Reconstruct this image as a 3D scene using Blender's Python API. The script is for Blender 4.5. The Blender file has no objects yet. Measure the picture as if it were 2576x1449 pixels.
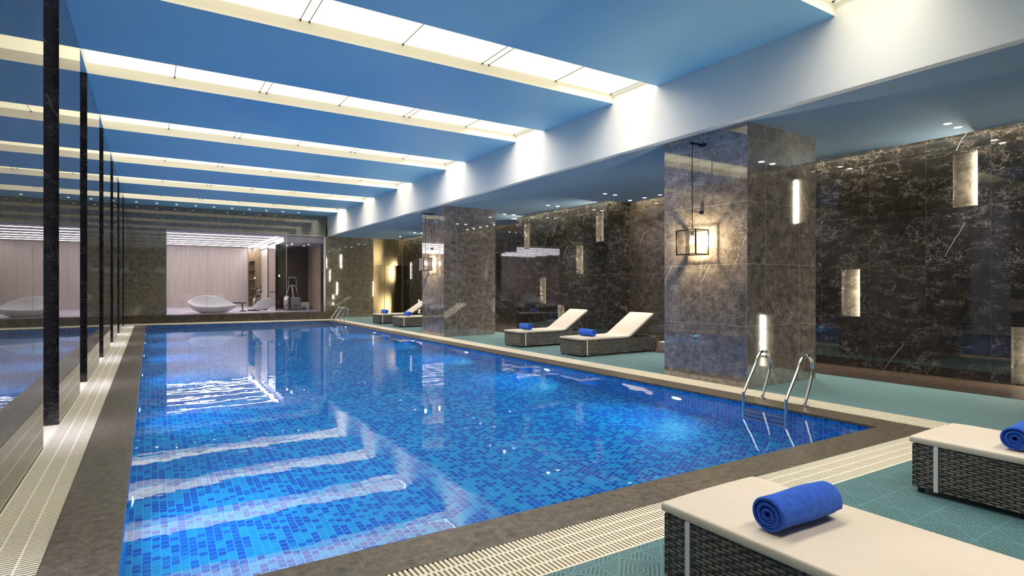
import bpy, math, random
from mathutils import Vector, Matrix
random.seed(7)
C = bpy.context.scene.collection
PI = math.pi

# ------------------------------------------------------------------ mesh builder
class MB:
    def __init__(s): s.v = []; s.f = []; s.m = []
    def add(s, vs, fs, mi=0):
        b = len(s.v); s.v += [tuple(p) for p in vs]
        for f in fs: s.f.append(tuple(b + i for i in f)); s.m.append(mi)
        return s
    def box(s, x0, y0, z0, x1, y1, z1, mi=0):
        vs = [(x0,y0,z0),(x1,y0,z0),(x1,y1,z0),(x0,y1,z0),(x0,y0,z1),(x1,y0,z1),(x1,y1,z1),(x0,y1,z1)]
        return s.add(vs, [(3,2,1,0),(4,5,6,7),(0,1,5,4),(1,2,6,5),(2,3,7,6),(3,0,4,7)], mi)
    def quad(s, a, b, c, d, mi=0): return s.add([a,b,c,d], [(0,1,2,3)], mi)
    def prism(s, poly, z0, z1, mi=0):
        n = len(poly); vs = [(x,y,z0) for x,y in poly] + [(x,y,z1) for x,y in poly]
        fs = [tuple(range(n-1,-1,-1)), tuple(range(n,2*n))] + [(i,(i+1)%n,n+(i+1)%n,n+i) for i in range(n)]
        return s.add(vs, fs, mi)
    def tube(s, pts, r, n=10, cap=True, mi=0):
        pts = [Vector(p) for p in pts]; N = len(pts)
        rs = r if isinstance(r, (list, tuple)) else [r]*N
        t = (pts[1]-pts[0]).normalized()
        up = Vector((0,0,1)) if abs(t.z) < .9 else Vector((1,0,0))
        a = t.cross(up).normalized(); vs = []
        for i, p in enumerate(pts):
            if i == 0: t = (pts[1]-pts[0])
            elif i == N-1: t = pts[-1]-pts[-2]
            else: t = (pts[i+1]-pts[i]).normalized() + (pts[i]-pts[i-1]).normalized()
            t.normalize(); a = (a - t*a.dot(t)).normalized(); b = t.cross(a)
            for k in range(n):
                an = 2*PI*k/n; vs.append(p + (a*math.cos(an) + b*math.sin(an))*rs[i])
        fs = [(i*n+k, i*n+(k+1)%n, (i+1)*n+(k+1)%n, (i+1)*n+k) for i in range(N-1) for k in range(n)]
        if cap: fs += [tuple(range(n-1,-1,-1)), tuple(range((N-1)*n, N*n))]
        return s.add(vs, fs, mi)
    def lathe(s, prof, n=20, c=(0,0,0), axis='z', mi=0):
        vs = []
        for r, h in prof:
            for k in range(n):
                a = 2*PI*k/n; x, y = r*math.cos(a), r*math.sin(a)
                p = {'z':(x,y,h), 'x':(h,x,y), 'y':(y,h,x)}[axis]
                vs.append((p[0]+c[0], p[1]+c[1], p[2]+c[2]))
        fs = [(i*n+k, i*n+(k+1)%n, (i+1)*n+(k+1)%n, (i+1)*n+k) for i in range(len(prof)-1) for k in range(n)]
        fs += [tuple(range(n-1,-1,-1)), tuple(range((len(prof)-1)*n, len(prof)*n))]
        return s.add(vs, fs, mi)
    def build(s, name, mats, parent=None, smooth=False, bevel=0, sub=0, seg=2):
        me = bpy.data.meshes.new(name); me.from_pydata(s.v, [], s.f); me.update()
        if not isinstance(mats, (list, tuple)): mats = [mats]
        for m in mats: me.materials.append(m)
        if len(mats) > 1: me.polygons.foreach_set('material_index', s.m)
        if smooth: me.polygons.foreach_set('use_smooth', [True]*len(me.polygons))
        o = bpy.data.objects.new(name, me); C.objects.link(o)
        if parent: o.parent = parent
        if bevel:
            md = o.modifiers.new('bevel', 'BEVEL'); md.width = bevel; md.segments = seg; md.limit_method = 'ANGLE'
        if sub:
            md = o.modifiers.new('sub', 'SUBSURF'); md.levels = sub; md.render_levels = sub
        return o

def tag(o, label=None, cat=None, group=None, kind=None):
    if label: o['label'] = label
    if cat: o['category'] = cat
    if group: o['group'] = group
    if kind: o['kind'] = kind
    return o
def struct(o, label=None): return tag(o, label, None, None, 'structure')
def empty(name, loc=(0,0,0), rz=0, label=None, cat=None, group=None):
    o = bpy.data.objects.new(name, None); C.objects.link(o); o.location = loc; o.rotation_euler = (0,0,rz)
    o.empty_display_size = .1
    return tag(o, label, cat, group)
KIDS = {}
def copy_tree(o, parent=None):
    c = o.copy(); C.objects.link(c)
    if parent: c.parent = parent
    for ch in [x for x in C.objects if x.parent == o]: copy_tree(ch, c)
    return c

# ------------------------------------------------------------------ materials
def mat(name):
    m = bpy.data.materials.new(name); m.use_nodes = True; nt = m.node_tree
    return m, nt, nt.nodes['Principled BSDF']
def simple(name, col, rough=.5, metal=0, ior=1.5, emis=None, es=0):
    m, nt, b = mat(name)
    b.inputs['Base Color'].default_value = (*col, 1); b.inputs['Roughness'].default_value = rough
    b.inputs['Metallic'].default_value = metal; b.inputs['IOR'].default_value = ior
    if emis: b.inputs['Emission Color'].default_value = (*emis, 1); b.inputs['Emission Strength'].default_value = es
    return m
def glow(name, col, s):
    m, nt, b = mat(name); nt.nodes.remove(b); e = nt.nodes.new('ShaderNodeEmission')
    e.inputs[0].default_value = (*col, 1); e.inputs[1].default_value = s
    nt.links.new(e.outputs[0], nt.nodes['Material Output'].inputs[0]); return m
class NT:
    def __init__(s, nt): s.nt = nt
    def n(s, t, **k):
        x = s.nt.nodes.new('ShaderNode'+t)
        for a, b in k.items(): setattr(x, a, b)
        return x
    def l(s, a, b): s.nt.links.new(a, b)
    def put(s, inp, v):
        if hasattr(v, 'default_value') or hasattr(v, 'links'): s.l(v, inp)
        else: inp.default_value = v
    def math(s, op, a, b=0.0, c=None, clamp=False):
        x = s.n('Math', operation=op, use_clamp=clamp); s.put(x.inputs[0], a); s.put(x.inputs[1], b)
        if c is not None: s.put(x.inputs[2], c)
        return x.outputs[0]
    def mix(s, f, a, b, mode='MIX'):
        x = s.n('MixRGB', blend_type=mode); s.put(x.inputs[0], f)
        s.put(x.inputs[1], a if not isinstance(a, tuple) else (*a, 1)); s.put(x.inputs[2], b if not isinstance(b, tuple) else (*b, 1))
        return x.outputs[0]
    def pos(s):
        g = s.n('NewGeometry'); sp = s.n('SeparateXYZ'); s.l(g.outputs['Position'], sp.inputs[0]); return g, sp.outputs
    def noise(s, scale, detail=4, rough=.6, vec=None, dist=0, dim='3D'):
        x = s.n('TexNoise', noise_dimensions=dim); x.inputs['Scale'].default_value = scale; x.inputs['Detail'].default_value = detail
        x.inputs['Roughness'].default_value = rough; x.inputs['Distortion'].default_value = dist
        if vec is not None: s.l(vec, x.inputs['Vector'])
        return x
    def ramp(s, f, stops):
        x = s.n('ValToRGB'); s.l(f, x.inputs[0]); e = x.color_ramp.elements
        while len(e) < len(stops): e.new(.5)
        for q, (p, c) in zip(e, stops):
            q.position = p; q.color = (*c, 1) if isinstance(c, tuple) else (c, c, c, 1)
        return x.outputs[0]

def marble(name, dark, light, vein, ior=2.0, rough=.04, joints=True, jy=.83, jz=.865, oy=.0, oz=.01, veins=1.0, sc=1.0, stretch=(1,1,1), fleck=1.0):
    m, nt, b = mat(name); k = NT(nt); g, P = k.pos()
    mp = k.n('Mapping'); k.l(g.outputs['Position'], mp.inputs[0]); mp.inputs['Scale'].default_value = stretch
    vec = mp.outputs[0]
    if joints:   # every slab gets its own cut of the stone
        sn = k.n('SeparateXYZ'); k.l(g.outputs['Normal'], sn.inputs[0])
        ax = k.math('GREATER_THAN', k.math('ABSOLUTE', sn.outputs[0]), .5)
        h = k.math('ADD', k.math('MULTIPLY', ax, P[1]), k.math('MULTIPLY', k.math('SUBTRACT', 1.0, ax), P[0]))
        hu = k.math('DIVIDE', k.math('SUBTRACT', h, oy), jy); zu = k.math('DIVIDE', k.math('SUBTRACT', P[2], oz), jz)
        cid = k.n('CombineXYZ'); k.l(k.math('FLOOR', hu), cid.inputs[0]); k.l(k.math('FLOOR', zu), cid.inputs[1]); k.l(ax, cid.inputs[2])
        wn = k.n('TexWhiteNoise'); k.l(cid.outputs[0], wn.inputs['Vector'])
        va = k.n('VectorMath', operation='MULTIPLY_ADD'); k.l(wn.outputs['Color'], va.inputs[0]); va.inputs[1].default_value = (9,9,9); k.l(vec, va.inputs[2])
        vec = va.outputs[0]
        def line(u, w, per):
            f = k.math('FRACT', u); d = k.math('MINIMUM', f, k.math('SUBTRACT', 1.0, f))
            return k.math('LESS_THAN', k.math('MULTIPLY', d, per), w)
        jt = k.math('MAXIMUM', line(hu, .0022, jy), line(zu, .0022, jz))
    n1 = k.noise(7*sc, 9, .78, vec, .2); base = k.ramp(n1.outputs[0], [(.34, dark), (.66, light)])
    n0 = k.noise(9*sc, 6, .7, vec); base = k.mix(k.math('MULTIPLY', n0.outputs[0], .5), base, dark)
    # long thin veins
    out = base
    def ridge(scale, w, mscale, lo, amt, dist=1.2):
        n = k.noise(scale, 6, .66, vec, dist*.3); r = k.math('ABSOLUTE', k.math('SUBTRACT', n.outputs[0], .5))
        r = k.math('SUBTRACT', 1.0, k.math('DIVIDE', r, w), clamp=True)
        q = k.noise(mscale, 3, .6, vec); q = k.math('MULTIPLY', k.math('SUBTRACT', q.outputs[0], lo), 6.0, clamp=True)
        return k.math('MULTIPLY', k.math('MULTIPLY', k.math('POWER', r, 1.5), q), amt, clamp=True)
    out = k.mix(ridge(1.3*sc, .004, 1.4*sc, .50, .6*veins, .5), out, vein)
    out = k.mix(ridge(5.5*sc, .009, 2.6*sc, .52, .75*fleck, .35), out, vein)
    mp2 = k.n('Mapping'); k.l(vec, mp2.inputs[0]); mp2.inputs['Rotation'].default_value = (.7,.4,.9); mp2.inputs['Scale'].default_value = (1,1,2.6)
    vec2 = vec; vec = mp2.outputs[0]
    out = k.mix(ridge(12*sc, .020, 3.4*sc, .49, .6*fleck, .2), out, vein)
    vec = vec2
    # a few long straight cracks
    vs_ = k.n('SeparateXYZ'); k.l(vec, vs_.inputs[0]); wob = k.noise(1.6, 3, .5, vec)
    t = k.math('ADD', k.math('ADD', k.math('MULTIPLY', vs_.outputs[1], .82), k.math('MULTIPLY', vs_.outputs[0], .74)), k.math('ADD', k.math('MULTIPLY', vs_.outputs[2], .46), k.math('MULTIPLY', wob.outputs[0], .22)))
    fr_ = k.math('FRACT', k.math('DIVIDE', t, 1.35)); dd = k.math('MINIMUM', fr_, k.math('SUBTRACT', 1.0, fr_))
    q2 = k.noise(.9, 2, .5, vec); msk = k.math('GREATER_THAN', q2.outputs[0], .52)
    out = k.mix(k.math('MULTIPLY', k.math('MULTIPLY', k.math('LESS_THAN', dd, .0022), msk), .65*veins, clamp=True), out, vein)
    if joints: out = k.mix(k.math('MULTIPLY', jt, .55), out, tuple(min(1, c*2.2+.03) for c in light))
    k.l(out, b.inputs['Base Color']); b.inputs['Roughness'].default_value = rough; b.inputs['IOR'].default_value = ior
    return m

M = {}
M['wall_marble'] = marble('wall_marble', (.008,.0075,.008), (.040,.035,.033), (.62,.57,.54), ior=1.75, oy=.81, fleck=1.05, veins=1.2)
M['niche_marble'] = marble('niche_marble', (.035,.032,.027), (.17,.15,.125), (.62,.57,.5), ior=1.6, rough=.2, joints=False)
M['bay_marble'] = marble('bay_marble', (.020,.016,.015), (.10,.080,.070), (.50,.45,.42), ior=1.75, oy=.2)
M['column_marble'] = marble('column_marble', (.06,.05,.045), (.31,.262,.248), (.90,.85,.81), ior=2.35, oy=5.68-.83, oz=-.01, fleck=1.2)
M['left_marble'] = marble('left_marble', (.035,.027,.018), (.16,.13,.09), (.60,.53,.44), ior=2.8, rough=.012, jy=50, oy=-20, jz=50, oz=-20, stretch=(1,1,.35), fleck=.6)
M['pier_marble'] = marble('pier_marble', (.006,.006,.008), (.028,.026,.030), (.35,.33,.33), ior=1.5, rough=.12, jz=1.2, jy=50, oy=-20, veins=.8)
M['far_marble'] = marble('far_marble', (.08,.068,.048), (.30,.25,.18), (.34,.30,.23), ior=2.0, jy=.9, fleck=1.0)
M['ledge_marble'] = marble('ledge_marble', (.030,.022,.014), (.11,.085,.06), (.30,.25,.18), ior=1.6, rough=.2, joints=False)
M['border_marble'] = marble('border_marble', (.035,.025,.019), (.10,.072,.055), (.25,.19,.15), ior=1.5, rough=.25, joints=False, veins=.5, fleck=.2)
M['coping'] = marble('coping_stone', (.035,.028,.020), (.25,.205,.155), (.48,.42,.34), ior=1.4, rough=.33, joints=False, veins=.2, fleck=.6, sc=2.6)
def add_cop_joints():
    m = M['coping']; k = NT(m.node_tree); b = m.node_tree.nodes['Principled BSDF']; g, P = k.pos()
    src = b.inputs['Base Color'].links[0].from_socket
    def line(u, per):
        f = k.math('FRACT', k.math('DIVIDE', u, per)); d = k.math('MINIMUM', f, k.math('SUBTRACT', 1.0, f)); return k.math('LESS_THAN', k.math('MULTIPLY', d, per), .0016)
    inx = k.math('MULTIPLY', k.math('GREATER_THAN', P[0], -.10), k.math('LESS_THAN', P[0], 6.15))
    j = k.math('ADD', k.math('MULTIPLY', inx, line(P[0], .9)), k.math('MULTIPLY', k.math('SUBTRACT', 1.0, inx), line(k.math('ADD', P[1], .25), .9)))
    k.l(k.mix(k.math('MULTIPLY', j, .6), src, (.30,.27,.23)), b.inputs['Base Color'])
add_cop_joints()

def plaster(name, col, rough=.6):
    m, nt, b = mat(name); k = NT(nt); n = k.noise(1.3, 3); k.l(k.ramp(n.outputs[0], [(.3, tuple(c*.97 for c in col)), (.7, col)]), b.inputs['Base Color'])
    b.inputs['Roughness'].default_value = rough; b.inputs['Specular IOR Level'].default_value = .25; return m
M['ceiling'] = plaster('ceiling_pool_blue', (.34,.65,.84))  # white ceiling; blue light from the pool is mixed into its colour
M['ceiling_side'] = plaster('side_ceiling_pool_blue', (.26,.385,.53))  # low white ceiling, also coloured with the pool's blue light
M['beam'] = plaster('beam_paint', (.86,.85,.82))
M['slot_white'] = plaster('slot_paint', (.88,.84,.78))
M['gym_ceiling'] = plaster('gym_ceiling_paint', (.50,.45,.52))

# pool mosaic
def mosaic():
    m, nt, b = mat('pool_mosaic'); k = NT(nt); g, P = k.pos()
    sn = k.n('SeparateXYZ'); k.l(g.outputs['Normal'], sn.inputs[0])
    flat = k.math('GREATER_THAN', k.math('ABSOLUTE', sn.outputs[2]), .5); ax = k.math('GREATER_THAN', k.math('ABSOLUTE', sn.outputs[0]), .5)
    nf = k.math('SUBTRACT', 1.0, flat); nx = k.math('SUBTRACT', 1.0, ax)
    # on the bottom: columns across X, rows along Y; on the sides: columns along the wall, rows upward
    wall_u = k.math('ADD', k.math('MULTIPLY', ax, P[1]), k.math('MULTIPLY', nx, P[0]))
    u = k.math('ADD', k.math('MULTIPLY', flat, P[0]), k.math('MULTIPLY', nf, wall_u))
    v = k.math('ADD', k.math('MULTIPLY', flat, P[1]), k.math('MULTIPLY', nf, P[2]))
    S = .058
    uu = k.math('DIVIDE', k.math('ADD', u, 20.0), S); iu = k.math('FLOOR', uu)
    vv = k.math('ADD', k.math('DIVIDE', k.math('ADD', v, 20.0), S), k.math('MULTIPLY', k.math('MODULO', iu, 2.0), .5)); iv = k.math('FLOOR', vv)
    cid = k.n('CombineXYZ'); k.l(iu, cid.inputs[0]); k.l(iv, cid.inputs[1]); k.l(ax, cid.inputs[2])
    wn = k.n('TexWhiteNoise'); k.l(cid.outputs[0], wn.inputs['Vector'])
    col = k.ramp(wn.outputs['Value'], [(0, (.001,.070,.42)), (.30, (.001,.10,.50)), (.53, (.002,.13,.54)), (.57, (.010,.30,.62)), (.85, (.018,.38,.66)), (1.0, (.006,.26,.62))])
    nt.nodes[-1].color_ramp.interpolation = 'LINEAR'
    fu = k.math('FRACT', uu); fv = k.math('FRACT', vv)
    du = k.math('MINIMUM', fu, k.math('SUBTRACT', 1.0, fu)); dv = k.math('MINIMUM', fv, k.math('SUBTRACT', 1.0, fv))
    gr = k.math('LESS_THAN', k.math('MINIMUM', du, dv), .055)
    col = k.mix(gr, col, (.07,.52,.76)); k.l(col, b.inputs['Base Color']); b.inputs['Roughness'].default_value = .3
    return m
M['mosaic'] = mosaic()

def water():
    m, nt, b = mat('pool_water'); k = NT(nt); g, P = k.pos()
    b.inputs['Base Color'].default_value = (1,1,1,1); b.inputs['Roughness'].default_value = 0; b.inputs['IOR'].default_value = 1.5
    b.inputs['Transmission Weight'].default_value = 1
    n = k.noise(1.7, 2, .5, g.outputs['Position']); n2 = k.noise(7, 2, .5, g.outputs['Position'])
    h = k.math('ADD', n.outputs[0], k.math('MULTIPLY', n2.outputs[0], .10))
    bp = k.n('Bump'); bp.inputs['Strength'].default_value = .16; bp.inputs['Distance'].default_value = .012; k.l(h, bp.inputs['Height'])
    k.l(bp.outputs[0], b.inputs['Normal']); return m
M['water'] = water()

def mats_floor():
    m, nt, b = mat('teal_mat'); k = NT(nt); g, P = k.pos(); S = .30
    def cell(p):
        f = k.math('SUBTRACT', k.math('FRACT', k.math('DIVIDE', k.math('ADD', p, 20.0), S)), .5); return k.math('ABSOLUTE', f)
    a, c = cell(P[0]), cell(P[1]); sm = k.math('ADD', a, c)
    w = k.math('GREATER_THAN', k.math('SINE', k.math('MULTIPLY', sm, 2*PI*10)), .2)
    # opposite-running stripes in the outer triangles
    w2 = k.math('GREATER_THAN', k.math('SINE', k.math('MULTIPLY', k.math('SUBTRACT', a, c), 2*PI*10)), .2)
    outr = k.math('GREATER_THAN', sm, .5)
    st = k.math('ADD', k.math('MULTIPLY', outr, w2), k.math('MULTIPLY', k.math('SUBTRACT', 1.0, outr), w))
    edge = k.math('GREATER_THAN', k.math('MAXIMUM', a, c), .482)
    rib = k.math('LESS_THAN', k.math('ABSOLUTE', k.math('SUBTRACT', sm, .5)), .016)
    solid = k.math('MAXIMUM', edge, rib)
    st = k.math('MULTIPLY', st, k.math('SUBTRACT', 1.0, solid))
    n = k.noise(.8, 3); base = k.ramp(n.outputs[0], [(.3, (.075,.20,.225)), (.7, (.095,.235,.26))])
    col = k.mix(k.math('MULTIPLY', st, .85), base, (.018,.060,.065)); k.l(col, b.inputs['Base Color'])
    b.inputs['Roughness'].default_value = .5; b.inputs['Sheen Weight'].default_value = .55; b.inputs['Sheen Roughness'].default_value = .4; b.inputs['Sheen Tint'].default_value = (.75,.95,.95,1)
    bp = k.n('Bump'); bp.inputs['Strength'].default_value = .5; bp.inputs['Distance'].default_value = .004; bp.invert = True; k.l(st, bp.inputs['Height']); k.l(bp.outputs[0], b.inputs['Normal'])
    return m
M['teal'] = mats_floor()
M['grate'] = simple('cream_plastic', (.80,.73,.60), .6, 0, 1.3)
M['channel'] = simple('drain_channel', (.10,.09,.075), .7)
M['steel'] = simple('polished_steel', (.82,.80,.77), .08, 1)
M['brushed'] = simple('brushed_steel', (.55,.54,.53), .3, 1)
M['black_metal'] = simple('black_metal', (.012,.011,.010), .35, .6)
M['bronze'] = simple('bronze_sheet', (.33,.26,.15), .28, .9)
M['bronze_dark'] = simple('dark_bronze', (.10,.08,.05), .3, .9)
M['black_gloss'] = simple('black_plastic', (.012,.013,.015), .3)
M['white_shell'] = simple('white_fibreglass', (.82,.80,.76), .3)
M['white_box'] = simple('white_laminate', (.75,.68,.60), .4)
M['strap'] = simple('white_strap', (.80,.80,.82), .6)
M['grey_plastic'] = simple('grey_plastic', (.22,.22,.24), .35)
M['silver_plastic'] = simple('silver_plastic', (.50,.49,.50), .3, .3)
M['bone'] = simple('dark_seam', (.03,.026,.02), .5)
M['teal_frame'] = simple('green_frame', (.16,.24,.20), .35, .4)

def fabric():
    m, nt, b = mat('cushion_fabric'); k = NT(nt); tc = k.n('TexCoord'); n = k.noise(2.0, 3, .5, tc.outputs['Object']); f = k.noise(260, 2, .5, tc.outputs['Object'])
    k.l(k.ramp(n.outputs[0], [(.3, (.66,.57,.47)), (.7, (.74,.64,.54))]), b.inputs['Base Color']); b.inputs['Roughness'].default_value = .75
    w = k.noise(3.2, 2, .5, tc.outputs['Object'], .8)
    h = k.math('ADD', k.math('MULTIPLY', f.outputs[0], .03), w.outputs[0])
    bp = k.n('Bump'); bp.inputs['Strength'].default_value = .25; bp.inputs['Distance'].default_value = .012; k.l(h, bp.inputs['Height']); k.l(bp.outputs[0], b.inputs['Normal']); return m
M['fabric'] = fabric()
def towel_mat():
    m, nt, b = mat('blue_terry'); k = NT(nt); tc = k.n('TexCoord'); f = k.noise(420, 3, .7, tc.outputs['Object']); n = k.noise(40, 4, .6, tc.outputs['Object'])
    k.l(k.ramp(n.outputs[0], [(.3, (.010,.080,.58)), (.7, (.022,.155,.88))]), b.inputs['Base Color']); b.inputs['Roughness'].default_value = .9
    b.inputs['Sheen Weight'].default_value = .4; b.inputs['Sheen Tint'].default_value = (.3,.5,1,1)
    h = k.math('ADD', f.outputs[0], n.outputs[0]); bp = k.n('Bump'); bp.inputs['Strength'].default_value = .7; bp.inputs['Distance'].default_value = .006
    k.l(h, bp.inputs['Height']); k.l(bp.outputs[0], b.inputs['Normal']); return m
M['towel'] = towel_mat()
def rattan():
    m, nt, b = mat('woven_rattan'); k = NT(nt); tc = k.n('TexCoord'); sp = k.n('SeparateXYZ'); k.l(tc.outputs['Object'], sp.inputs[0])
    u = k.math('ADD', sp.outputs[0], sp.outputs[1]); z = sp.outputs[2]
    R = .017; D = .034      # strand height, stake spacing
    zz = k.math('DIVIDE', z, R); iz = k.math('FLOOR', zz); fz = k.math('FRACT', zz)
    uu = k.math('ADD', k.math('DIVIDE', u, D), k.math('MULTIPLY', k.math('MODULO', k.math('ADD', iz, 100.0), 2.0), 1.0))
    over = k.math('ADD', k.math('MULTIPLY', k.math('COSINE', k.math('MULTIPLY', uu, PI)), .5), .5)
    round_ = k.math('SINE', k.math('MULTIPLY', fz, PI)); round_ = k.math('POWER', round_, .6)
    h = k.math('MULTIPLY', round_, k.math('ADD', k.math('MULTIPLY', over, .8), .2))
    # three-strand bands every few rows read as thicker plaits
    band = k.math('GREATER_THAN', k.math('SINE', k.math('MULTIPLY', z, 2*PI/.085)), .55)
    cid = k.n('CombineXYZ'); k.l(iz, cid.inputs[0]); k.l(k.math('FLOOR', k.math('MULTIPLY', uu, .5)), cid.inputs[1]); wn = k.n('TexWhiteNoise'); k.l(cid.outputs[0], wn.inputs['Vector'])
    col = k.ramp(wn.outputs['Value'], [(0, (.045,.038,.035)), (.5, (.115,.095,.086)), (1, (.22,.19,.175))])
    col = k.mix(k.math('MULTIPLY', band, .35), col, (.19,.165,.15))
    col = k.mix(k.math('LESS_THAN', h, .22), col, (.008,.007,.006)); k.l(col, b.inputs['Base Color']); b.inputs['Roughness'].default_value = .38
    bp = k.n('Bump'); bp.inputs['Strength'].default_value = 1; bp.inputs['Distance'].default_value = .012; k.l(h, bp.inputs['Height']); k.l(bp.outputs[0], b.inputs['Normal']); return m
M['rattan'] = rattan()
def wood_panel(name, c0, c1, pitch, ax=0, rough=.35):
    m, nt, b = mat(name); k = NT(nt); g, P = k.pos(); mp = k.n('Mapping'); k.l(g.outputs['Position'], mp.inputs[0]); mp.inputs['Scale'].default_value = (6,6,.5)
    n = k.noise(1.5, 5, .6, mp.outputs[0]); col = k.ramp(n.outputs[0], [(.3, c0), (.7, c1)])
    f = k.math('FRACT', k.math('DIVIDE', k.math('ADD', P[ax], 40.0), pitch)); j = k.math('LESS_THAN', f, .012/pitch)
    k.l(k.mix(k.math('MULTIPLY', j, .55), col, tuple(c*.3 for c in c0)), b.inputs['Base Color']); b.inputs['Roughness'].default_value = rough; return m
M['gym_panel'] = wood_panel('pale_wall_panels', (.40,.34,.30), (.48,.415,.37), .95)
M['gym_side'] = wood_panel('beige_side_panels', (.42,.32,.24), (.50,.39,.30), .6, 1)
M['gym_dark'] = wood_panel('dark_brown_panels', (.045,.028,.022), (.065,.042,.033), .45)
M['gym_strip'] = wood_panel('pale_slats', (.50,.42,.36), (.58,.49,.42), .52, 1)
M['gym_floor'] = simple('gym_floor', (.50,.46,.52), .35)
M['gym_mirror'] = simple('bronze_mirror', (.52,.45,.36), .12, .9)
def pane(name, tint=(1,1,1), ior=1.5, extra=.0):
    m, nt, b = mat(name); nt.nodes.remove(b); k = NT(nt)
    t = k.n('BsdfTransparent'); t.inputs[0].default_value = (*tint, 1); gl = k.n('BsdfGlossy'); gl.inputs['Roughness'].default_value = 0
    fr = k.n('Fresnel'); fr.inputs[0].default_value = ior; mx = k.n('MixShader'); k.l(k.math('ADD', fr.outputs[0], extra, clamp=True), mx.inputs[0]); k.l(t.outputs[0], mx.inputs[1]); k.l(gl.outputs[0], mx.inputs[2])
    k.l(mx.outputs[0], nt.nodes['Material Output'].inputs[0]); return m
M['glass'] = pane('clear_glass', (.97,.97,.98))
M['lantern_glass'] = pane('lantern_glass', (.98,.97,.95))

M['slot_glow'] = glow('stretch_light', (1.0,.92,.62), 1.75)
M['window_glow'] = glow('gap_panel_glow', (.78,.76,1.0), .25)  # added dim glow that tints the columns; the gaps hold no windows
M['gym_glow'] = glow('gym_tube', (.99,.95,1.0), 25)
M['spot_glow'] = glow('downlight_lens', (1.0,.95,.88), 40)
M['far_spot_glow'] = glow('small_downlight_lens', (.95,.97,1.0), 10)
M['led'] = glow('warm_led', (1.0,.90,.68), 340)
M['cove_led'] = glow('cove_led', (1.0,.85,.55), 3)
M['pool_lamp'] = glow('pool_lamp_lens', (.08,.60,.95), 230)
M['bulb'] = glow('warm_bulb', (1.0,.80,.45), 1500)

# ------------------------------------------------------------------ setting
XL, XB, XC0, XC1, XW, XBAY = -.783, 6.75, 6.93, 8.60, 10.35, 11.12
YN, YF = -3.6, 26.2
ZH, ZS, ZM = 4.56, 3.67, 4.72
slots = [(-.85,.2), (2.55,3.62), (6.38,7.40), (9.46,10.5), (12.88,13.98), (16.35,17.55), (19.8,21.0), (23.3,24.5)]
pool = [(-.1415,3.013), (6.17,2.865), (6.17,24.05), (-.1415,24.45)]      # near left, near right, far right, far left
cop = [(-.465,2.715), (6.52,2.525), (6.52,24.38), (-.465,24.80)]
grt = [(XL,2.318), (6.93,2.135), (6.93,25.28), (XL,25.86)]
ZW = -.045; DEPTH = -1.55

# pool basin
b = MB(); q = pool
for i in range(4):
    a, c = q[i], q[(i+1)%4]
    b.quad((*c,-.03), (*a,-.03), (*a,DEPTH), (*c,DEPTH))
b.quad(*[(*p,DEPTH) for p in q]); struct(b.build('pool_basin', M['mosaic']), 'pool shell lined with two-tone blue mosaic tiles')
w = MB(); w.quad(*[(p[0],p[1],ZW) for p in q]); struct(w.build('pool_water', M['water']), 'still clear water filling the long pool')

# coping: four mitred strips, 12 mm nose over the tiles
def inset(p, q_, t): return p
nose = [(pool[0][0]+.012, pool[0][1]+.012), (pool[1][0]-.012, pool[1][1]+.012), (pool[2][0]-.012, pool[2][1]-.012), (pool[3][0]+.012, pool[3][1]-.012)]
cl = ['brown stone coping along the camera end of the pool', 'brown stone coping along the column side of the pool', 'brown stone coping along the gym end of the pool', 'brown stone coping along the marble wall side of the pool']
for i in range(4):
    j = (i+1) % 4
    o = MB().prism([cop[i], cop[j], nose[j], nose[i]], -.03, 0).build('trim_%d' % (i+1), M['coping'], bevel=.003); struct(o, cl[i])

# slotted overflow gratings
def grating(A, B, A2, B2, rows, label, pitch=.027):
    """A-B is the pool side line, A2-B2 the outer line"""
    A, B, A2, B2 = map(Vector, (A, B, A2, B2)); m = MB(); L = (B-A).length; n = int(L/pitch)
    def P(s, t): return (A.lerp(B, s)).lerp(A2.lerp(B2, s), t)
    def cell(s0, s1, t0, t1, z0=-.018, z1=0):
        c = [P(s0,t0), P(s1,t0), P(s1,t1), P(s0,t1)]
        vs = [(p.x,p.y,z0) for p in c] + [(p.x,p.y,z1) for p in c]
        m.add(vs, [(4,5,6,7),(0,1,5,4),(1,2,6,5),(2,3,7,6),(3,0,4,7)])
    rib = .035
    for r in range(rows):
        t0, t1 = r/rows, (r+1)/rows
        ps = 24
        cell(0, 1, t1-rib, t1)
        off = .5 if r % 2 else 0
        for i in range(n):
            s0 = (i+off)/n; s1 = s0 + .56/n
            if s1 <= 1: cell(s0, s1, t0, t1-rib)
    o = m.build('overflow_grating', M['grate']); tag(o, label, 'drain grating', 'cream overflow gratings around the pool'); return o
V2 = lambda p: (p[0], p[1], 0)
grating((cop[0][0]+.004, cop[0][1]-.004, 0), (cop[1][0],cop[1][1]-.004,0), (cop[0][0]+.004, 2.31, 0), (cop[1][0], 2.145, 0), 4, 'cream slotted grating between the near coping and the green mats')
grating((cop[1][0]+.004, 2.135, 0), (cop[2][0]+.004, 25.30, 0), (grt[1][0], 2.135, 0), (grt[1][0], 25.28, 0), 4, 'cream slotted grating running past the foot of both columns')
grating((cop[3][0]-.004, 2.318, 0), (cop[3][0]-.004, 25.83, 0), (XL+.004, 2.318, 0), (XL+.004, 25.85, 0), 3, 'cream slotted grating along the polished marble wall with tall gaps')
grating((cop[3][0], cop[3][1]+.004, 0), (cop[2][0], cop[2][1]+.004, 0), (cop[3][0], 25.80, 0), (cop[2][0], 25.28, 0), 4, 'cream slotted grating below the gym ledge at the pool end')
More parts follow.
